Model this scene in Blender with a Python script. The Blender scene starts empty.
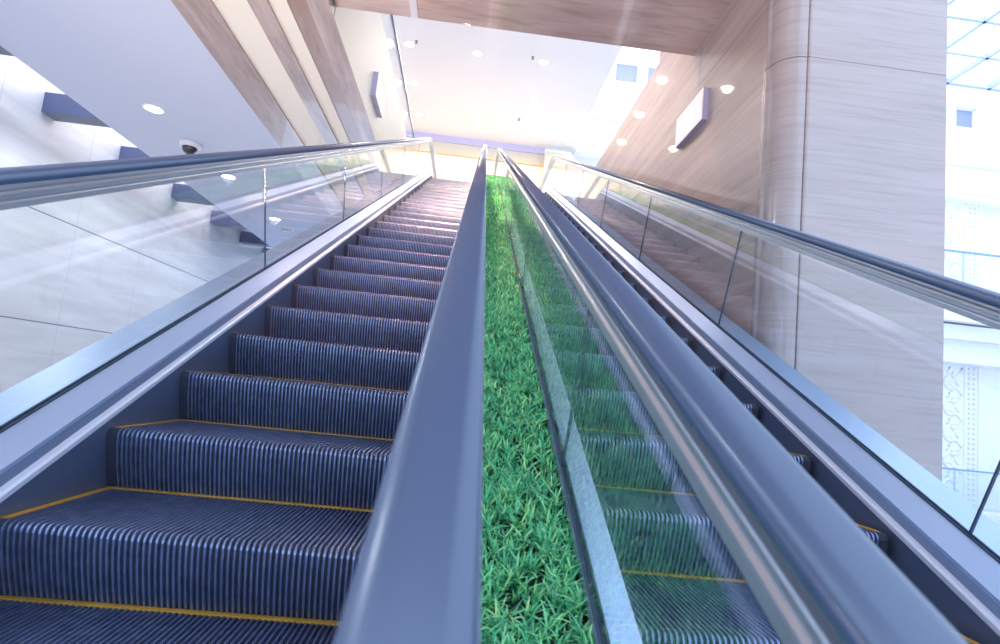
import bpy, bmesh, math, random
from mathutils import Vector, Matrix
random.seed(7)
S = bpy.context.scene
COL = S.collection
TH = 0.4255255                      # incline of the escalators
CT, ST = math.cos(TH), math.sin(TH)

# ------------------------------------------------------------------ helpers
class MB:
    """collects geometry and links it as one mesh object"""
    def __init__(self):
        self.v = []; self.f = []; self.m = []; self.sm = []
    def add(self, verts, faces, mat=0, smooth=False):
        o = len(self.v)
        self.v += [tuple(p) for p in verts]
        for f in faces:
            self.f.append(tuple(i + o for i in f)); self.m.append(mat); self.sm.append(smooth)
    def box(self, a, b, mat=0):
        x0, y0, z0 = a; x1, y1, z1 = b
        if x0 > x1: x0, x1 = x1, x0
        if y0 > y1: y0, y1 = y1, y0
        if z0 > z1: z0, z1 = z1, z0
        V = [(x0,y0,z0),(x1,y0,z0),(x1,y1,z0),(x0,y1,z0),(x0,y0,z1),(x1,y0,z1),(x1,y1,z1),(x0,y1,z1)]
        F = [(0,3,2,1),(4,5,6,7),(0,1,5,4),(1,2,6,5),(2,3,7,6),(3,0,4,7)]
        self.add(V, F, mat)
    def lathe(self, prof, c=(0,0,0), n=32, mat=0, smooth=True):
        """profile of (radius, z) turned about a vertical axis at c"""
        V = []; F = []
        for r, z in prof:
            for k in range(n):
                a = 2*math.pi*k/n
                V.append((c[0]+r*math.cos(a), c[1]+r*math.sin(a), c[2]+z))
        for j in range(len(prof)-1):
            for k in range(n):
                k2 = (k+1) % n
                F.append((j*n+k, j*n+k2, (j+1)*n+k2, (j+1)*n+k))
        self.add(V, F, mat, smooth)
    def tube(self, pts, r, n=8, mat=0):
        pts = [Vector(p) for p in pts]
        V = []; F = []
        for i, p in enumerate(pts):
            t = (pts[min(i+1, len(pts)-1)] - pts[max(i-1, 0)]).normalized()
            a = Vector((0,0,1)) if abs(t.z) < .9 else Vector((1,0,0))
            u = t.cross(a).normalized(); w = t.cross(u)
            for k in range(n):
                q = 2*math.pi*k/n
                V.append(p + u*math.cos(q)*r + w*math.sin(q)*r)
        for i in range(len(pts)-1):
            for k in range(n):
                k2 = (k+1) % n
                F.append((i*n+k, i*n+k2, (i+1)*n+k2, (i+1)*n+k))
        F.append(tuple(range(n))[::-1]); F.append(tuple((len(pts)-1)*n+k for k in range(n)))
        self.add(V, F, mat, True)
    def build(self, name, mats, parent=None, bevel=0, loc=None):
        me = bpy.data.meshes.new(name)
        if loc:
            me.from_pydata([(x-loc[0], y-loc[1], z-loc[2]) for x, y, z in self.v], [], self.f)
        else:
            me.from_pydata(self.v, [], self.f)
        if not isinstance(mats, (list, tuple)): mats = [mats]
        for m in mats: me.materials.append(m)
        me.polygons.foreach_set('material_index', self.m)
        me.polygons.foreach_set('use_smooth', self.sm)
        me.validate(); me.update()
        bm = bmesh.new(); bm.from_mesh(me); bmesh.ops.recalc_face_normals(bm, faces=bm.faces); bm.to_mesh(me); bm.free()
        o = bpy.data.objects.new(name, me); COL.objects.link(o)
        if loc: o.location = loc
        if parent: o.parent = parent
        if bevel:
            b = o.modifiers.new('bevel', 'BEVEL'); b.width = bevel; b.segments = 2; b.limit_method = 'ANGLE'
        return o

def empty(name, loc=(0,0,0)):
    o = bpy.data.objects.new(name, None); COL.objects.link(o); o.location = loc
    o.empty_display_size = .1
    return o
def tag(o, label=None, cat=None, group=None, kind=None):
    if label: o['label'] = label
    if cat: o['category'] = cat
    if group: o['group'] = group
    if kind: o['kind'] = kind
    return o
def struct(o): o['kind'] = 'structure'; return o
def copy_tree(o, parent=None):
    c = o.copy(); COL.objects.link(c)
    if parent is not None: c.parent = parent
    for ch in list(o.children): copy_tree(ch, c)
    return c

# ------------------------------------------------------------------ materials
def new_mat(name):
    m = bpy.data.materials.new(name); m.use_nodes = True
    nt = m.node_tree
    return m, nt, nt.nodes['Principled BSDF'], nt.nodes, nt.links
def plain(name, col, rough=.5, metal=0, coat=0, spec=.5):
    m, nt, b, N, L = new_mat(name)
    b.inputs['Base Color'].default_value = (*col, 1); b.inputs['Roughness'].default_value = rough
    b.inputs['Metallic'].default_value = metal; b.inputs['Coat Weight'].default_value = coat
    b.inputs['Specular IOR Level'].default_value = spec; b.inputs['Coat Roughness'].default_value = .22
    return m
def mapped(N, L, scale, rot=(0,0,0), kind='Object'):
    tc = N.new('ShaderNodeTexCoord'); mp = N.new('ShaderNodeMapping')
    mp.inputs['Scale'].default_value = scale; mp.inputs['Rotation'].default_value = rot
    L.new(tc.outputs[kind], mp.inputs['Vector'])
    return mp.outputs['Vector']
def ramp(N, L, src, stops):
    r = N.new('ShaderNodeValToRGB')
    el = r.color_ramp.elements
    while len(el) < len(stops): el.new(.5)
    for e, (p, c) in zip(el, stops): e.position = p; e.color = (*c, 1)
    L.new(src, r.inputs['Fac']); return r.outputs['Color']
def steel(name, col=(.60,.64,.70), rough=.27, metal=.8, rot=(TH,0,0), scale=(60,.5,60)):
    m, nt, b, N, L = new_mat(name)
    b.inputs['Metallic'].default_value = metal; b.inputs['Base Color'].default_value = (*col, 1)
    tc = N.new('ShaderNodeTexCoord'); mp = N.new('ShaderNodeMapping'); mp.vector_type = 'TEXTURE'
    mp.inputs['Scale'].default_value = tuple(1/q for q in scale); mp.inputs['Rotation'].default_value = rot
    L.new(tc.outputs['Object'], mp.inputs['Vector']); v = mp.outputs['Vector']
    nz = N.new('ShaderNodeTexNoise'); nz.inputs['Scale'].default_value = 3; nz.inputs['Detail'].default_value = 3
    L.new(v, nz.inputs['Vector'])
    mr = N.new('ShaderNodeMapRange'); mr.inputs['To Min'].default_value = rough*.9; mr.inputs['To Max'].default_value = rough*1.12
    L.new(nz.outputs['Fac'], mr.inputs['Value']); L.new(mr.outputs['Result'], b.inputs['Roughness'])
    bp = N.new('ShaderNodeBump'); bp.inputs['Strength'].default_value = .012; bp.inputs['Distance'].default_value = .001
    L.new(nz.outputs['Fac'], bp.inputs['Height']); L.new(bp.outputs['Normal'], b.inputs['Normal'])
    return m
def marble(name, dark, mid, light, scale=(.35,.35,5.5), rough=.22, coat=.7, warp=.12, fine=.6):
    """banded travertine: bands lie flat, warped by a slow noise"""
    m, nt, b, N, L = new_mat(name)
    v = mapped(N, L, (1,1,1))
    w = N.new('ShaderNodeTexNoise'); w.inputs['Scale'].default_value = .9; w.inputs['Detail'].default_value = 3
    L.new(v, w.inputs['Vector'])
    sc = N.new('ShaderNodeVectorMath'); sc.operation = 'MULTIPLY'; sc.inputs[1].default_value = (0,0,warp)
    L.new(w.outputs['Color'], sc.inputs[0])
    ad = N.new('ShaderNodeVectorMath'); ad.operation = 'ADD'; L.new(v, ad.inputs[0]); L.new(sc.outputs[0], ad.inputs[1])
    mp = N.new('ShaderNodeMapping'); mp.inputs['Scale'].default_value = scale; L.new(ad.outputs[0], mp.inputs['Vector'])
    n1 = N.new('ShaderNodeTexNoise'); n1.inputs['Scale'].default_value = 1.6; n1.inputs['Detail'].default_value = 9; n1.inputs['Roughness'].default_value = .62
    L.new(mp.outputs[0], n1.inputs['Vector'])
    c1 = ramp(N, L, n1.outputs['Fac'], [(.30, dark), (.50, mid), (.68, light)])
    mp2 = N.new('ShaderNodeMapping'); mp2.inputs['Scale'].default_value = (scale[0]*3, scale[1]*3, scale[2]*7); L.new(ad.outputs[0], mp2.inputs['Vector'])
    n2 = N.new('ShaderNodeTexNoise'); n2.inputs['Scale'].default_value = 1.5; n2.inputs['Detail'].default_value = 6
    L.new(mp2.outputs[0], n2.inputs['Vector'])
    c2 = ramp(N, L, n2.outputs['Fac'], [(.36, (.74,.70,.68)), (.50, (1,1,1))])
    mx = N.new('ShaderNodeMixRGB'); mx.blend_type = 'MULTIPLY'; mx.inputs['Fac'].default_value = fine
    L.new(c1, mx.inputs[1]); L.new(c2, mx.inputs[2])
    L.new(mx.outputs[0], b.inputs['Base Color'])
    b.inputs['Roughness'].default_value = rough; b.inputs['Coat Weight'].default_value = coat; b.inputs['Coat Roughness'].default_value = .025
    return m
def glass(name, tint, refl=1.0, rough=0.0):
    """clear architectural glass: tinted see-through plus a mirror by Fresnel"""
    m = bpy.data.materials.new(name); m.use_nodes = True
    nt = m.node_tree; N = nt.nodes; L = nt.links; N.remove(N['Principled BSDF'])
    out = N['Material Output']
    tr = N.new('ShaderNodeBsdfTransparent'); tr.inputs['Color'].default_value = (*tint, 1)
    gl = N.new('ShaderNodeBsdfGlossy'); gl.inputs['Roughness'].default_value = rough; gl.inputs['Color'].default_value = (refl,refl,refl,1)
    geo = N.new('ShaderNodeNewGeometry')
    ior = N.new('ShaderNodeMapRange'); ior.inputs['To Min'].default_value = 1.5; ior.inputs['To Max'].default_value = 1/1.5
    L.new(geo.outputs['Backfacing'], ior.inputs['Value'])
    fr = N.new('ShaderNodeFresnel'); L.new(ior.outputs['Result'], fr.inputs['IOR'])
    mx = N.new('ShaderNodeMixShader'); L.new(fr.outputs[0], mx.inputs[0]); L.new(tr.outputs[0], mx.inputs[1]); L.new(gl.outputs[0], mx.inputs[2])
    L.new(mx.outputs[0], out.inputs['Surface'])
    return m
def emit(name, col, s):
    m = bpy.data.materials.new(name); m.use_nodes = True
    N = m.node_tree.nodes; L = m.node_tree.links; N.remove(N['Principled BSDF'])
    e = N.new('ShaderNodeEmission'); e.inputs['Color'].default_value = (*col,1); e.inputs['Strength'].default_value = s
    L.new(e.outputs[0], N['Material Output'].inputs['Surface']); return m

M = {}
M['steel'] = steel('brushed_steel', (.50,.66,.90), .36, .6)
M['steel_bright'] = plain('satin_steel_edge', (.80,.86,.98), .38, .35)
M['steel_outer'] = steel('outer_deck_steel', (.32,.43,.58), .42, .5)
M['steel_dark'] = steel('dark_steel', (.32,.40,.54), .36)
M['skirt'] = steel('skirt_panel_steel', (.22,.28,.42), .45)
M['alu'] = steel('aluminium_rail', (.50,.56,.63), .30)
M['rubber'] = plain('handrail_rubber', (.055,.09,.165), .32, 0, .9, .6)
M['gasket'] = plain('dark_gasket', (.04,.065,.10), .8, 0, 0, .2)
M['glass'] = glass('balustrade_glass', (.965,.982,.992))
M['glass_rail'] = glass('railing_glass', (.92,.955,.99))
M['yellow'] = plain('yellow_marking', (.62,.33,.03), .5)
M['orange'] = plain('orange_marking', (.80,.58,.36), .5)
M['step'] = None
m, nt, b, N, L = new_mat('step_metal')
b.inputs['Metallic'].default_value = .7
v = mapped(N, L, (6,6,6)); nz = N.new('ShaderNodeTexNoise'); nz.inputs['Scale'].default_value = 4; nz.inputs['Detail'].default_value = 5; L.new(v, nz.inputs['Vector'])
c = ramp(N, L, nz.outputs['Fac'], [(.3, (.17,.22,.38)), (.7, (.27,.34,.53))]); L.new(c, b.inputs['Base Color'])
b.inputs['Roughness'].default_value = .36; M['step'] = m
M['step_dark'] = plain('step_groove', (.030,.036,.062), .6)
M['wall_stone'] = marble('travertine_warm', (.43,.315,.27), (.52,.40,.35), (.62,.50,.45), scale=(.25,.25,4.5), warp=.08, fine=.45, rough=.5, coat=.5)
M['pillar_stone'] = marble('travertine_grey', (.425,.345,.315), (.46,.378,.348), (.495,.41,.38), scale=(.4,.4,4.2), warp=.05, fine=.35)
M['soffit_stone'] = marble('soffit_stone', (.56,.41,.36), (.65,.49,.43), (.73,.58,.52), scale=(.6,3.2,.6), rough=.25)
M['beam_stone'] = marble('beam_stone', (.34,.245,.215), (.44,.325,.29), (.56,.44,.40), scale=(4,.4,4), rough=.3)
M['shaded_recess_stone'] = marble('shaded_recess_stone', (.30,.19,.15), (.36,.235,.19), (.44,.30,.25), scale=(4,.4,4), rough=.3)  # darker brown stone, with the shade of the recess put into its colour
M['stone_joint'] = plain('stone_joint', (.26,.16,.13), .6)
M['coffer'] = plain('cream_coffer_paint', (.90,.83,.72), .6)
M['cream'] = plain('cream_wall_paint', (.82,.75,.60), .55)
M['ceil_blue'] = plain('white_ceiling_paint', (.62,.66,.80), .55)
M['ceil_up'] = plain('warm_white_ceiling_paint', (.88,.86,.84), .55)
M['white'] = plain('white_paint', (.86,.87,.90), .5)
M['white_box'] = plain('white_enamel', (.82,.80,.84), .35)
M['lav'] = plain('lavender_edge', (.52,.48,.66), .4)
M['blue_beam'] = plain('blue_grey_beam', (.055,.07,.15), .55)
M['blue_under'] = plain('blue_grey_beam_soffit', (.17,.21,.28), .5)
M['purple'] = plain('violet_band', (.66,.62,.86), .5)
M['floor'] = marble('floor_stone', (.50,.47,.45), (.60,.57,.55), (.70,.67,.65), scale=(1,1,1), rough=.12)
M['blind'] = plain('window_blind', (.30,.34,.44), .6)
M['chrome'] = plain('chrome', (.75,.76,.80), .15, 1)
M['dome'] = plain('smoked_dome', (.03,.02,.035), .06, 0, .6)
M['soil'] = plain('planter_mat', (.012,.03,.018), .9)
M['lamp'] = emit('lamp_warm', (1,.90,.72), 26)
M['lamp_left'] = emit('lamp_neutral', (1,.97,.84), 45)

# left wall: pale stone with large dark-jointed tiles
m, nt, b, N, L = new_mat('pale_stone_tiles')
tc = N.new('ShaderNodeTexCoord'); sp = N.new('ShaderNodeSeparateXYZ'); L.new(tc.outputs['Object'], sp.inputs[0])
def joint(axis, pitch, off, width):
    a = N.new('ShaderNodeMath'); a.operation = 'ADD'; a.inputs[1].default_value = 100*pitch - off; L.new(sp.outputs[axis], a.inputs[0])
    q = N.new('ShaderNodeMath'); q.operation = 'MODULO'; q.inputs[1].default_value = pitch; L.new(a.outputs[0], q.inputs[0])
    t = N.new('ShaderNodeMath'); t.operation = 'LESS_THAN'; t.inputs[1].default_value = width; L.new(q.outputs[0], t.inputs[0])
    return t.outputs[0]
mp = N.new('ShaderNodeMapping'); mp.inputs['Scale'].default_value = (1,.35,4); L.new(tc.outputs['Object'], mp.inputs['Vector'])
nz = N.new('ShaderNodeTexNoise'); nz.inputs['Scale'].default_value = 1.5; nz.inputs['Detail'].default_value = 7; L.new(mp.outputs[0], nz.inputs['Vector'])
base = ramp(N, L, nz.outputs['Fac'], [(.3, (.56,.55,.56)), (.7, (.72,.71,.72))])
jh = joint('Z', 1.613, .325, .016)
jv = joint('Y', 1.9, .2, .010)
mx1 = N.new('ShaderNodeMixRGB'); mx1.inputs[2].default_value = (.45,.45,.48,1); L.new(jv, mx1.inputs[0]); L.new(base, mx1.inputs[1])
mx2 = N.new('ShaderNodeMixRGB'); mx2.inputs[2].default_value = (.08,.08,.11,1); lim = N.new('ShaderNodeMath'); lim.operation = 'LESS_THAN'; lim.inputs[1].default_value = 2.6; L.new(sp.outputs['Z'], lim.inputs[0])
ml = N.new('ShaderNodeMath'); ml.operation = 'MULTIPLY'; L.new(jh, ml.inputs[0]); L.new(lim.outputs[0], ml.inputs[1])
L.new(ml.outputs[0], mx2.inputs[0]); L.new(mx1.outputs[0], mx2.inputs[1])
L.new(mx2.outputs[0], b.inputs['Base Color']); b.inputs['Roughness'].default_value = .30
M['tiles'] = m

# grass: every blade its own tone
m, nt, b, N, L = new_mat('plastic_grass')
g = N.new('ShaderNodeNewGeometry')
c = ramp(N, L, g.outputs['Random Per Island'], [(0, (.02,.19,.09)), (.3, (.06,.42,.19)), (.65, (.14,.64,.27)), (.9, (.30,.80,.30)), (1, (.55,.82,.30))])
L.new(c, b.inputs['Base Color']); b.inputs['Roughness'].default_value = .38
b.inputs['Subsurface Weight'].default_value = 0
M['grass'] = m

# ------------------------------------------------------------------ escalators
CREST, RAD, LAND = 13.6, 2.0, 2.2
START = -2.6
def path(n, s0=START, s1=None, land=LAND):
    """points (y, z, ny, nz) of the line at height n over the incline base line"""
    out = []
    def put(y, z, ny, nz): out.append((y + ny*n, z + nz*n, ny, nz))
    if s1 is not None and s1 <= CREST:
        put(s0*CT, s0*ST, -ST, CT); put(s1*CT, s1*ST, -ST, CT); return out
    if s0 <= CREST:
        put(s0*CT, s0*ST, -ST, CT)
        cy, cz = CREST*CT + ST*RAD, CREST*ST - CT*RAD
        K = 14
        for k in range(K+1):
            a = TH*(1-k/K)
            put(cy - RAD*math.sin(a), cz + RAD*math.cos(a), -math.sin(a), math.cos(a))
        put(cy + land, cz + RAD, 0, 1)
    return out
def sweep(mb, prof, x0, s0=START, s1=None, closed=True, mat=0, flip=1, land=LAND, smooth=False, caps=True):
    """prof: list of (u, n); u runs to the right of x0 (times flip)"""
    base = path(0, s0, s1, land)
    V = []; F = []; n = len(prof)
    for (y, z, ny, nz) in base:
        for u, h in prof: V.append((x0 + flip*u, y + ny*h, z + nz*h))
    for i in range(len(base)-1):
        for k in range(n if closed else n-1):
            k2 = (k+1) % n
            F.append((i*n+k, i*n+k2, (i+1)*n+k2, (i+1)*n+k))
    if closed and caps:
        F.append(tuple(range(n))[::-1]); F.append(tuple((len(base)-1)*n+k for k in range(n)))
    mb.add(V, F, mat, smooth)

PITCH = 0.4893
DY, DZ = PITCH*CT, PITCH*ST
STEP_W = 1.034
def step_mesh():
    """one step, nose at the origin: fine cleats over tread, nose and riser"""
    W = STEP_W; half = W/2
    outer = [(DY+.10, 0), (.022, 0)]
    for k in range(1, 5):
        a = math.pi/2*k/4
        outer.append((.022 - .022*math.sin(a), -.022 + .022*math.cos(a)))
    for k in range(1, 8):
        t = k/7
        outer.append((.075*t**1.35, -.022 - (DZ+.02)*t))
    d = .010
    inner = [(DY+.10, -d), (.022, -d)]
    for k in range(1, 5):
        a = math.pi/2*k/4
        inner.append((.022 - (.022-d)*math.sin(a), -.022 + (.022-d)*math.cos(a)))
    for y, z in outer[6:]: inner.append((y + d, z))
    mb = MB(); n = len(outer)
    cols = [(-half, inner), (-half, outer), (-half+.028, outer), (-half+.028, inner)]
    cells = 64; p = (W-.056)/cells
    for i in range(cells):
        a = -half + .028 + p*(i+.25)
        cols += [(a, inner), (a+.001, outer), (a+p*.5-.001, outer), (a+p*.5, inner)]
    cols += [(half-.028, inner), (half-.028, outer), (half, outer), (half, inner)]
    V = []; F = []; MI = []
    for x, pr in cols:
        for y, z in pr: V.append((x, y, z))
    for c in range(len(cols)-1):
        dark = cols[c][1] is inner and cols[c+1][1] is inner
        for j in range(n-1):
            F.append((c*n+j, (c+1)*n+j, (c+1)*n+j+1, c*n+j+1)); MI.append(1 if dark or c in (0,1,len(cols)-2,len(cols)-3) else 0)
    o = len(mb.v); mb.v += V
    for f, i in zip(F, MI): mb.f.append(f); mb.m.append(i); mb.sm.append(False)
    # dark carcass behind the cleats
    prof = [(y+.003, z-.003) for y, z in inner] + [(DY+.10, -DZ-.03)]
    k = len(prof); V = [(-half+.001, y, z) for y, z in prof] + [(half-.001, y, z) for y, z in prof]
    F = [tuple(range(k)), tuple(range(k, 2*k))[::-1]] + [(i, (i+1) % k, k+(i+1) % k, k+i) for i in range(k)]
    mb.add(V, F, 1)
    return mb
def line_mesh():
    half = STEP_W/2; mb = MB()
    back = DY + .062
    mb.box((-half+.004, back-.022, -.004), (half-.004, back, .0015))
    for sx in (-1, 1):
        mb.box((sx*(half-.004), .03, -.004), (sx*(half-.026), back-.022, .0015))
    return mb

step0 = line0 = None
def escalator(label, xl, xr, top, nose_s, nosen, drops=(.70, .70), capk=1.0, xc=None):
    """xl, xr: handrail centres; top: height of handrail tops over the base line"""
    global step0, line0
    xc = xc or (xl+xr)/2
    root = empty('escalator', (xc, START*CT, -2.2))
    tag(root, label, 'escalator', 'escalators either side of the grass strip')
    off = root.location.copy()
    def fin(mb, name, mat, bevel=0, parent=None):
        o = mb.build(name, mat, None, bevel)
        for v in o.data.vertices: v.co -= off
        o.parent = parent or root
        return o
    T = top
    r = .036
    rubber = [(-.026,-.036), (-.034,-.033), (-.0375,-.022), (-.036,-.011), (-.030,-.004), (-.018,-.0008), (0,0),
              (.018,-.0008), (.030,-.004), (.036,-.011), (.0375,-.022), (.034,-.033), (.026,-.036)]
    cap = [(-.024,-.0365), (-.024,-.046), (-.040,-.050), (-.0425,-.054), (-.0425,-.060), (-.036,-.063), (-.036,-.070), (-.044,-.074), (-.045,-.078), (-.045,-.094),
           (-.007,-.096), (.007,-.096), (.045,-.094), (.045,-.078), (.044,-.074), (.036,-.070), (.036,-.063), (.0425,-.060), (.0425,-.054), (.040,-.050), (.024,-.046), (.024,-.0365)]
    cap = [(u*capk, h) for u, h in cap]
    joints = [1.47 + 2.04*k for k in range(-2, 7)]
    for x, fl, drop in ((xl, 1, drops[0]), (xr, -1, drops[1])):
        gb = T - drop                               # foot of the glass
        mb = MB(); sweep(mb, [(u, h+T) for u, h in rubber], x, smooth=True)
        # newel turn at the upper end
        e = path(T, CREST+0, None)[-1]
        K = 12; R0 = .30; n = len(rubber); V = []; F = []
        for k in range(K+1):
            a = math.pi*k/K
            cy, cz = e[0], e[1] - R0
            for u, h in rubber:
                V.append((x+u, cy + (R0+h)*math.sin(a), cz + (R0+h)*math.cos(a)))
        for i in range(K):
            for k in range(n):
                k2 = (k+1) % n; F.append((i*n+k, i*n+k2, (i+1)*n+k2, (i+1)*n+k))
        mb.add(V, F, 0, True)
        fin(mb, 'handrail', M['rubber'])
        mb = MB(); sweep(mb, [(u, h+T) for u, h in cap], x); fin(mb, 'handrail_guide', M['alu'])
        # glass panels with thin open joints
        edges = [START] + joints
        gp = [(-.005, gb-.015), (.005, gb-.015), (.005, T-.090), (-.005, T-.090)]
        for a, b2 in zip(edges[:-1], edges[1:]):
            mb = MB(); sweep(mb, gp, x, a+.004, b2-.004); fin(mb, 'glass_panel', M['glass'])
        mb = MB(); sweep(mb, gp, x, joints[-1]+.004, None, land=LAND-.1); fin(mb, 'glass_panel', M['glass'])
        for j in joints:
            mb = MB(); sweep(mb, [(-.0045, gb-.01), (.0045, gb-.01), (.0045, T-.096), (-.0045, T-.096)], x, j-.003, j+.003)
            fin(mb, 'joint_seal', M['gasket'])
        # gasket, decks, skirt
        mb = MB(); sweep(mb, [(-.011, gb-.004), (-.011, gb+.005), (-.0055, gb+.005), (-.0055, gb-.004)], x)
        sweep(mb, [(.0055, gb-.004), (.0055, gb+.005), (.011, gb+.005), (.011, gb-.004)], x); fin(mb, 'glass_seal', M['gasket'])
        mb = MB()
        sweep(mb, [(.008, gb), (.090, gb-.040), (.090, gb-.052), (.008, gb-.05)], x, flip=fl, closed=True); fin(mb, 'inner_deck', M['steel'])
        mb = MB()
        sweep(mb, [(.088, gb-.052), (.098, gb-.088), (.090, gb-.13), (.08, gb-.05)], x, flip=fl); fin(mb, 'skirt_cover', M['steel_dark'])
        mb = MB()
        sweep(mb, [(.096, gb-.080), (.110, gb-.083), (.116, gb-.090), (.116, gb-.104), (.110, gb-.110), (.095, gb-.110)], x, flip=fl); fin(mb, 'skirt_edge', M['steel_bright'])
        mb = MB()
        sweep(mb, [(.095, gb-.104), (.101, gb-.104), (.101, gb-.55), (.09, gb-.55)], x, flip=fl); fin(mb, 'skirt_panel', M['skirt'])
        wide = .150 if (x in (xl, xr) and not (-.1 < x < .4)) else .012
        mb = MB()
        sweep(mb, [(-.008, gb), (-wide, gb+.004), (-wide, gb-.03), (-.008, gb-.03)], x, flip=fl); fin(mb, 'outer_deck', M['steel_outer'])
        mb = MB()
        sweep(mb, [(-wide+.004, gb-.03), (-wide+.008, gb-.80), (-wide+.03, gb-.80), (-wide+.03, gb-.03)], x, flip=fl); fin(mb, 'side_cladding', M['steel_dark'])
    # steps
    k0 = int(math.ceil((-2.0 - nose_s)/PITCH)); k1 = int((13.62 - nose_s)/PITCH)
    for k in range(k0, k1+1):
        s = nose_s + k*PITCH
        loc = Vector((xc, s*CT - nosen*ST, s*ST + nosen*CT))
        if step0 is None:
            st = step0 = step_mesh().build('step', [M['step'], M['step_dark']])
            line0 = line_mesh().build('edge_marking', M['yellow'], st); line0['label'] = 'yellow edge line'
        else:
            st = step0.copy(); COL.objects.link(st)
            ln = line0.copy(); COL.objects.link(ln); ln.parent = st
        st.parent = root; st.location = loc - off
    # landing plate above the last step
    s = nose_s + k1*PITCH
    y, z = s*CT - nosen*ST + .03, s*ST + nosen*CT
    mb = MB(); mb.box((xc-STEP_W/2, y+.51, z-.12), (xc+STEP_W/2, y+2.6, z+.012)); fin(mb, 'landing_plate', M['steel_dark'])
    return root
escalator('escalator left of the grass strip, its dark ribbed steps open to view', -1.25, -.013, -.240, 1.772, -1.080)
escalator('escalator right of the grass strip, its steps seen only through tinted glass', .320, 1.600, -.275, 1.607, -1.105, (.60, .713), .72, .9575)

# ------------------------------------------------------------------ grass between them
def wp(x, s, n): return (x, s*CT - n*ST, s*ST + n*CT)
GX0, GX1, GN = .006, .312, -.918
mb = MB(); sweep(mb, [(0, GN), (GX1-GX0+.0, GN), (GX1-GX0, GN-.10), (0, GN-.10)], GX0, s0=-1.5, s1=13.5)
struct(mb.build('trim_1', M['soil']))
V = []; F = []
def blade(x, s, n, ang, lean, h, w):
    ca, sa = math.cos(ang), math.sin(ang)
    o = len(V); L_ = [0, .38, .72, 1]
    for t in L_:
        d = lean*h*t*t; hh = h*(t - .28*lean*t*t)
        ww = w*(1 - t**1.6)*(.75 + .5*t)
        cx, cs = x + ca*d, s + sa*d
        if t < 1:
            V.append(wp(cx - sa*ww, cs + ca*ww, n+hh)); V.append(wp(cx + sa*ww, cs - ca*ww, n+hh))
        else: V.append(wp(cx, cs, n+hh))
    for i in range(2): F.append((o+2*i, o+2*i+1, o+2*i+3, o+2*i+2))
    F.append((o+4, o+5, o+6))
def tufts(s0, s1, dens, size, nb):
    for _ in range(int((s1-s0)*(GX1-GX0)*dens)):
        x = random.uniform(GX0+.008, GX1-.008); s = random.uniform(s0, s1)
        a0 = random.uniform(0, 6.28); k = size*random.uniform(.75, 1.25)
        for i in range(nb):
            blade(x + random.uniform(-.005,.005), s + random.uniform(-.005,.005), GN, a0 + i*6.28/nb + random.uniform(-.5,.5), random.uniform(.15, 1.05), .050*k*random.uniform(.65,1.15), .0037*k)
tufts(.2, 3.2, 2600, 1.0, 7)
tufts(3.2, 7, 1700, 1.12, 6)
tufts(7, 13.5, 950, 1.35, 6)
me = bpy.data.meshes.new('artificial_grass'); me.from_pydata(V, [], F); me.materials.append(M['grass'])
go = bpy.data.objects.new('artificial_grass', me); COL.objects.link(go)
tag(go, 'strip of bright green artificial grass climbing between the two escalators', 'grass', kind='stuff')

# ------------------------------------------------------------------ setting
def slab(name, a, b, mat):
    mb = MB(); mb.box(a, b); return struct(mb.build(name, mat))
FZ = -2.2
mb = MB(); mb.box((-7, -6, FZ-.2), (24, 18.6, FZ)); struct(mb.build('floor', M['floor']))
slab('wall_left', (-6.75, -4, FZ), (-6.45, 18.4, 7), M['tiles'])
# lower ceiling with a lit slot along the wall
slab('ceiling', (-5.58, -4, 3.30), (-3.04, 18.4, 3.52), M['ceil_blue'])
slab('trim_2', (-6.45, -4, 5.0), (-1.52, 18.4, 5.05), M['white']) if False else None
for k in range(-3, 6):
    y = 8.52 + 1.92*k
    mb = MB()
    mb.add([(-6.45,y,3.335),(-5.3,y,3.335),(-5.3,y+.30,3.335),(-6.45,y+.30,3.335)], [(0,1,2,3)], 1)
    mb.box((-6.45, y, 3.3355), (-5.3, y+.30, 3.64))
    struct(mb.build('trim_3' if k == -3 else 'trim_3.%03d' % (k+3), [M['blue_beam'], M['blue_under']]))
# coffers and stone-clad beams right of that ceiling
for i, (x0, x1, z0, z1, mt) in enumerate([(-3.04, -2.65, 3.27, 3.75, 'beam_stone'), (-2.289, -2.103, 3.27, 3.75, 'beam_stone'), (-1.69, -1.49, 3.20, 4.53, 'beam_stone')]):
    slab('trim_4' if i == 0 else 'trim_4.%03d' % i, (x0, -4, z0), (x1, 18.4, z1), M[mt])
slab('trim_5', (-2.65, -4, 3.30), (-2.289, 18.4, 3.7), M['coffer'])
slab('trim_5.001', (-2.103, -4, 3.30), (-1.93, 18.4, 3.7), M['coffer'])
slab('trim_5.002', (-1.93, -4, 3.31), (-1.69, 18.4, 3.7), M['shaded_recess_stone'])
# cream fascia over the last beam and the glass parapet on it
slab('wall_fascia', (-1.52, 5.06, 3.201), (-1.485, 18.3, 4.53), M['cream'])
# bridge slab over the escalators
slab('ceiling_bridge', (-1.485, -4, 3.296), (1.85, 5.045, 4.5), M['soffit_stone'])
mb = MB(); mb.box((-.80, -4, 3.288), (-.735, 5.04, 3.3)); struct(mb.build('painted_reflection', M['white_box']))  # white strip stands in for a light reflection along the soffit
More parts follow.
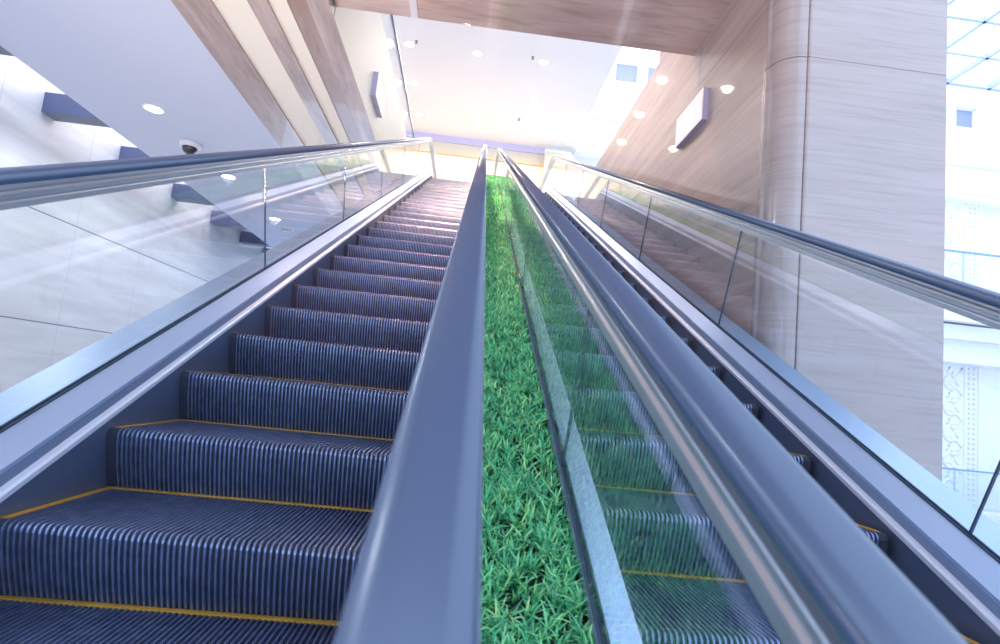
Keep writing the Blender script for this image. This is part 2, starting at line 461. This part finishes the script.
# right-hand wall with its rounded pillar end
mb = MB(); mb.box((1.85, 6.10, FZ), (2.25, 18.3, 3.845)); mb.box((1.85, 3.66, FZ), (2.25, 6.10, 6.5))
mb.box((1.8495, 3.66, 2.888), (1.8505, 4.852, 2.893), 1); mb.box((1.8495, 4.850, 2.893), (1.8505, 4.855, 3.29), 1)
struct(mb.build('wall_right', [M['wall_stone'], M['stone_joint']]))
mb = MB()
mb.box((2.034, 3.433, FZ), (2.967, 5.6, 9), 0)
mb.box((2.036, 3.4325, 2.346), (2.967, 3.4335, 2.350), 1)
struct(mb.build('wall_pillar', [M['pillar_stone'], M['stone_joint']]))
mb = MB()
R0 = .160; cx, cy = 2.016, 3.600
prof = [(1.851, 3.68), (1.843, 3.655), (1.843, 3.625), (1.851, 3.612)]
for k in range(0, 15):
    a = math.pi + math.pi/2*k/14
    prof.append((cx + R0*math.cos(a), cy + R0*math.sin(a)))
prof += [(2.020, 3.450), (2.024, 3.434), (2.036, 3.430), (2.040, 3.436), (2.04, 3.68)]
n = len(prof)
for z0, z1 in ((FZ, 2.345), (2.351, 9)):
    V = [(x, y, z) for z in (z0, z1) for x, y in prof]
    mb.add(V, [(k, (k+1) % n, n+(k+1) % n, n+k) for k in range(n)] + [tuple(range(n)), tuple(range(n, 2*n))])
struct(mb.build('trim_7', M['pillar_stone']))
# upper floor landing and its high ceiling
slab('floor_upper', (-6.4, 14.3, 3.9), (1.84, 18.3, 4.53), M['floor'])
slab('ceiling_upper', (-6.4, 5.2, 8.0), (2.84, 18.32, 8.3), M['ceil_up'])
mb = MB(); mb.box((-6.4, 18.30, 4.53), (1.95, 18.5, 7.80), 0); struct(mb.build('wall_back', M['cream']))
slab('trim_8', (-6.4, 18.22, 7.80), (1.95, 18.5, 8.0), M['purple'])
slab('trim_9', (-6.4, 18.24, 7.40), (1.95, 18.3, 7.47), M['orange'])
slab('trim_10', (1.95, 17.9, 3.5), (2.85, 18.5, 7.78), M['cream'])
# atrium far wall with its window row
holes = [(4.07, 4.90), (5.17, 6.00), (15.02, 15.85), (16.18, 16.95)]
mb = MB(); zt, zb = 11.45, 10.70
mb.box((2.85, 18.3, FZ), (22, 18.6, zb)); mb.box((2.85, 18.3, zt), (22, 18.6, 12.2))
xs = 2.85
for a, b_ in holes: mb.box((xs, 18.3, zb), (a, 18.6, zt)); xs = b_
mb.box((xs, 18.3, zb), (22, 18.6, zt))
struct(mb.build('wall_atrium', M['white']))
for i, (a, b_) in enumerate(holes):
    mb = MB()
    for q in ((a, zb, a+.05, zt), (b_-.05, zb, b_, zt), (a+.05, zt-.05, b_-.05, zt), (a+.05, zb, b_-.05, zb+.05)): mb.box((q[0], 18.42, q[1]), (q[2], 18.5, q[3]))
    w = struct(mb.build('window_%d' % (i+1), M['white_box']))
    mb = MB()
    nb = 14
    for k in range(nb):
        z0 = zb + .05 + (zt-zb-.1)*k/nb; h = (zt-zb-.1)/nb
        mb.add([(a+.05, 18.47, z0), (b_-.05, 18.47, z0), (b_-.05, 18.455, z0+h), (a+.05, 18.455, z0+h)], [(0,1,2,3)])
    mb.build('blind', M['blind'], w)
# skylight over the atrium
mb = MB()
for y in [18.25 - 1.55*k for k in range(0, 9)]: mb.box((2.9, y-.05, 12.2), (22, y+.05, 12.36))
for x in [3.4 + 1.55*k for k in range(0, 13)]: mb.box((x-.05, 5.0, 12.2), (x+.05, 18.3, 12.36))
struct(mb.build('ceiling_skylight', plain('skylight_bars', (.42,.50,.66), .5)))
# atrium storeys
slab('trim_11', (2.9, 17.75, 7.86), (22, 18.3, 8.14), M['white'])
slab('trim_12', (2.9, 18.22, 9.25), (22, 18.3, 9.29), M['ceil_blue'])
mb = MB()
mb.box((2.9, 16.9, 3.56), (22, 18.3, 4.55)); mb.box((2.9, 17.2, 3.05), (22, 18.3, 3.50)); mb.box((2.9, 17.5, 2.35), (22, 18.3, 3.05))
struct(mb.build('trim_13', M['white']))
def pilaster(z0, z1):
    mb = MB(); x0, x1 = 15.4, 17.0
    mb.box((x0, 18.12, z0), (x1, 18.3, z1))
    z = z0 + .2; k = 0
    rr = random.Random(3)
    while z < z1 - .5:                      # carved scroll: alternating curls with leaves
        d = 1 if k % 2 else -1
        c = 15.98
        pts = [(c - d*.32 + d*.64*t, 18.115, z + .40*t + .10*math.sin(t*6.28)) for t in [i/10 for i in range(11)]]
        mb.tube(pts, .035, 6)
        pts = [(c + d*(.10 + .13*math.cos(a)), 18.115, z + .22 + .12*math.sin(a)) for a in [i*.5 for i in range(10)]]
        mb.tube(pts, .022, 6)
        for q in (-.2, .22):
            pts = [(c + q, 18.115, z + .30), (c + q + d*.08, 18.11, z + .38), (c + q + d*.10, 18.115, z + .48)]
            mb.tube(pts, .03, 6)
        z += .42; k += 1
    mb.box((16.38, 18.09, z0), (16.42, 18.13, z1)); mb.box((16.86, 18.09, z0), (16.90, 18.13, z1))
    z = z0 + .1
    while z < z1 - .1:                      # two rows of beads
        for bx in (16.55, 16.72):
            mb.tube([(bx, 18.10, z), (bx, 18.10, z+.07)], .035, 6)
        z += .16
    return struct(mb.build('trim_14' if z0 > 0 else 'trim_14.001', M['white']))
pilaster(4.55, 7.86); pilaster(FZ, 2.35)
def railing(z, label, y):
    r = tag(empty('glass_railing', (18, y, z)), label, 'railing', 'glass railings across the atrium')
    for k in range(0, 8):
        x = 10.2 + 1.7*k
        mb = MB(); mb.box((x+.015 - 18, -.006, .06), (x+1.685 - 18, .006, 1.20)); mb.build('glass_panel', M['glass_rail'], r)
        mb = MB(); mb.box((x - .02 - 18, .012, 0), (x + .02 - 18, .05, 1.2)); mb.build('post', M['alu'], r)
    mb = MB(); mb.box((10.2-18, -.03, 1.20), (23.8-18, .05, 1.25)); mb.build('top_rail', plain('blue_steel_rail', (.20,.34,.50), .3, .6) if 'blue_steel_rail' not in bpy.data.materials else bpy.data.materials['blue_steel_rail'], r)
    mb = MB(); mb.box((10.2-18, -.03, 0), (23.8-18, .05, .06)); mb.build('base_rail', M['white_box'], r)
    return r
railing(4.55, 'glass railing with thin blue rail on the upper atrium floor beyond the pillar', 16.95)
railing(FZ, 'glass railing with thin blue rail on the lower atrium floor beyond the pillar', 17.2)
# glass parapet over the cream fascia
r = tag(empty('glass_parapet', (-1.5, 6, 4.53)), 'low clear glass parapet on top of the cream fascia at upper left', 'railing')
for k in range(5):
    mb = MB(); mb.box((-.006, .2 + 2.2*k, 0), (.006, 2.38 + 2.2*k, .50)); mb.build('glass_panel', M['glass_rail'], r)
mb = MB(); mb.box((-.02, .2, .50), (.02, 11.2, .53)); mb.build('top_rail', M['alu'], r)

# ------------------------------------------------------------------ fittings
def downlight(loc, label, group, rad, lampmat):
    r = tag(empty('downlight', loc), label, 'ceiling light', group)
    mb = MB(); mb.lathe([(rad*.86, -.001), (rad*.88, -.012), (rad*1.02, -.012), (rad*1.12, -.004), (rad*1.12, 0)]); mb.build('trim_ring', M['white'], r)
    mb = MB(); mb.lathe([(.0001, -.006), (rad*.5, -.0055), (rad*.87, -.003)]); mb.build('lens', lampmat, r)
    return r
def relabel(src, loc, label):
    c = copy_tree(src); c.location = loc; c['label'] = label; return c
d0 = downlight((-4.5, 7.83, 3.30), 'round ceiling light at upper left, seen above the left handrail', 'ceiling lights over the left passage', .125, M['lamp_left'])
relabel(d0, (-4.5, 10.40, 3.30), 'round ceiling light seen through the left glass just below the handrail')
relabel(d0, (-4.5, 13.05, 3.30), 'round ceiling light seen low through the left glass, farthest of its row')
rows = [(13.3, 'nearest'), (15.12, 'middle'), (16.95, 'farthest')]
u0 = None
for y, rn in rows:
    for x, cn in ((-2.08, 'left'), (-.43, 'centre'), (1.18, 'right')):
        if (rn, cn) == ('middle', 'centre'): continue
        lb = '%s round light of the %s row on the high white ceiling' % (cn, rn)
        if u0 is None: u0 = downlight((x, y, 8.0), lb, 'lights on the high ceiling', .115, M['lamp'])
        else: relabel(u0, (x, y, 8.0), lb)
# sprinklers
s0 = None
for (x, y, lb) in ((-1.89, 13.13, 'small dark ceiling sprinkler beside the nearest left light'), (.90, 13.14, 'small dark ceiling sprinkler beside the nearest right light'), (.90, 16.4, 'small dark ceiling sprinkler beside the farthest right light')):
    if s0 is None:
        mb = MB(); mb.lathe([(.0001, -.06), (.030, -.06), (.030, -.052), (.010, -.05), (.010, -.015), (.034, -.01), (.036, 0)], n=16)
        s0 = mb.build('sprinkler', plain('bronze', (.35,.22,.18), .4, .6)); s0.location = (x, y, 8.004); tag(s0, lb, 'sprinkler', 'ceiling sprinklers')
    else:
        c = s0.copy(); COL.objects.link(c); c.location = (x, y, 8.004); c['label'] = lb
# dome camera
r = tag(empty('dome_camera', (-4.52, 8.96, 3.304)), 'white security camera with smoked dome hanging from the ceiling above the left handrail', 'security camera')
mb = MB(); mb.lathe([(.0001, 0), (.125, 0), (.135, -.012), (.135, -.045), (.122, -.062), (.09, -.066)]); mb.build('housing', M['white_box'], r)
mb = MB(); mb.lathe([(.092, -.064)] + [(.092*math.cos(a), -.066 - .092*math.sin(a)) for a in [i*math.pi/2/8 for i in range(8)]] + [(.0001, -.158)]); mb.build('dome', M['dome'], r)
r.scale = (1.2, 1.2, 1.2)
# detector farther along
r = tag(empty('smoke_detector', (-4.5, 13.95, 3.30)), 'flat round ceiling detector seen through the left glass past the farthest light', 'detector')
mb = MB(); mb.lathe([(.0001, -.05), (.07, -.05), (.10, -.03), (.11, -.028), (.16, -.012), (.17, 0)]); mb.build('housing', M['white_box'], r)
mb = MB(); mb.lathe([(.10, -.034), (.115, -.034), (.115, -.026)]); mb.build('vent_ring', M['dome'], r)
# white sign box on the right wall
r = tag(empty('wall_sign', (1.85, 4.93, 2.46)), 'blank white panel sign with lavender sides on the right stone wall', 'sign', 'blank wall signs')
mb = MB(); mb.box((-.042, -.31, 0), (0, .31, .29)); mb.build('box_body', M['lav'], r)
mb = MB(); mb.box((-.050, -.31, 0), (-.0425, .31, .29)); mb.build('face_panel', M['white_box'], r)
r = tag(empty('wall_sign', (-1.485, 7.29, 3.47)), 'small white panel sign on the cream fascia at upper left', 'sign', 'blank wall signs')
mb = MB(); mb.box((0, -.31, 0), (.062, .31, .31)); mb.build('box_body', M['lav'], r)
mb = MB(); mb.box((.0625, -.31, 0), (.070, .31, .31)); mb.build('face_panel', M['white_box'], r)

# ------------------------------------------------------------------ light
W = bpy.data.worlds.new('World'); S.world = W; W.use_nodes = True
bg = W.node_tree.nodes['Background']; bg.inputs['Color'].default_value = (.56,.72,1,1); bg.inputs['Strength'].default_value = 2.0
def area(name, loc, target, size, power, col, sy=None, spread=None):
    l = bpy.data.lights.new(name, 'AREA'); l.energy = power; l.color = col; l.size = size
    if sy: l.shape = 'RECTANGLE'; l.size_y = sy
    if spread: l.spread = spread
    o = bpy.data.objects.new(name, l); COL.objects.link(o); o.location = loc
    if target: o.rotation_euler = (Vector(target) - Vector(loc)).to_track_quat('-Z', 'Y').to_euler()
    return o
def spot(name, loc, target, power, col, ang, blend=.6, rad=.3):
    l = bpy.data.lights.new(name, 'SPOT'); l.energy = power; l.color = col; l.spot_size = math.radians(ang); l.spot_blend = blend; l.shadow_soft_size = rad
    o = bpy.data.objects.new(name, l); COL.objects.link(o); o.location = loc
    o.rotation_euler = (Vector(target) - Vector(loc)).to_track_quat('-Z', 'Y').to_euler()
    return o
for y, n_ in rows:
    for x in (-2.08, -.43, 1.18): spot('hall_lamp', (x, y, 7.96), (x, y, 0), 110, (1,.80,.64), 160, .5, .1)
for k in range(7): spot('passage_lamp', (-4.5, -2.6 + 2.61*k, 3.27), (-4.5, -2.6 + 2.61*k, 0), 165, (.84,.91,1), 165, .5, .1)
spot('landing_fill', (-.2, 6.0, 7.9), (-.1, 12.4, 4.6), 5200, (1,.62,.34), 44, 1.0)  # added warm fill, stands in for lens flare over the top steps
spot('step_fill', (-.5, 1.6, 3.27), (-.55, 4.6, 1.0), 520, (1,.46,.34), 70, 1.0, .12)  # added unseen fill warming the steps below the bridge
spot('step_fill', (-.4, 5.03, 3.27), (-.40, 7.0, 1.9), 900, (1,.54,.32), 66, 1.0, .12)  # added fill for the middle steps, no fixture at the slab edge
spot('step_fill', (-.3, 5.03, 3.27), (-.35, 9.4, 3.0), 1900, (1,.56,.32), 46, 1.0, .12)  # added fill reaching the farther steps, no fixture either
spot('atrium_fill', (5.5, 13.5, 11.4), (4.8, 18.3, 9.0), 700, (1,.84,.52), 90, 1.0)  # added fill to yellow the far atrium wall, no lamp there
spot('wall_fill', (-1.2, 7.5, 7.9), (1.85, 7.2, 2.4), 950, (1,.68,.56), 100, 1.0)  # added unseen fill brightening the right stone wall from the left
spot('soffit_fill', (-3.6, -1.4, -2.0), (.2, 4.0, 3.3), 1600, (1,.76,.68), 75, 1.0, 1.0)  # unseen light added low down to lift the bridge soffit
spot('coffer_fill', (-2.6, .6, -2.0), (-2.2, 7.0, 3.3), 650, (1,.82,.68), 60, 1.0, .3)  # unseen light added to warm the cream coffers from below
area('cove_light', (-6.05, 7.5, 4.9), None, .6, 420, (.85,.90,1), 20)
area('sky_light', (12.5, 12, 14), None, 18, 1500, (.90,.94,1), 12)

# ------------------------------------------------------------------ camera
FPX = 583.915566; YAW, PITCHC, ROLL = .0575813249, .116953180, .101185233
cy_, sy_ = math.cos(YAW), math.sin(YAW); cp, sp_ = math.cos(PITCHC), math.sin(PITCHC); cr, sr = math.cos(ROLL), math.sin(ROLL)
fw = Vector((sy_*cp, cy_*cp, sp_)); ri = Vector((cy_, -sy_, 0)); up = ri.cross(fw)
r2 = ri*cr + up*sr; u2 = up*cr - ri*sr
cam = bpy.data.cameras.new('camera'); co = bpy.data.objects.new('camera', cam); COL.objects.link(co)
co.matrix_world = Matrix(((r2.x,u2.x,-fw.x,0),(r2.y,u2.y,-fw.y,0),(r2.z,u2.z,-fw.z,0),(0,0,0,1)))
cam.sensor_fit = 'HORIZONTAL'; cam.sensor_width = 36; cam.lens = FPX/1000*36; cam.clip_start = .02
cam.dof.use_dof = True; cam.dof.focus_distance = 4.0; cam.dof.aperture_fstop = 5.0
S.camera = co
S.view_settings.view_transform = 'Standard'; S.view_settings.look = 'None'; S.view_settings.exposure = 0.3; S.view_settings.gamma = 1
S.view_settings.use_curve_mapping = False
try: S.cycles.transparent_max_bounces = 24
except Exception: pass
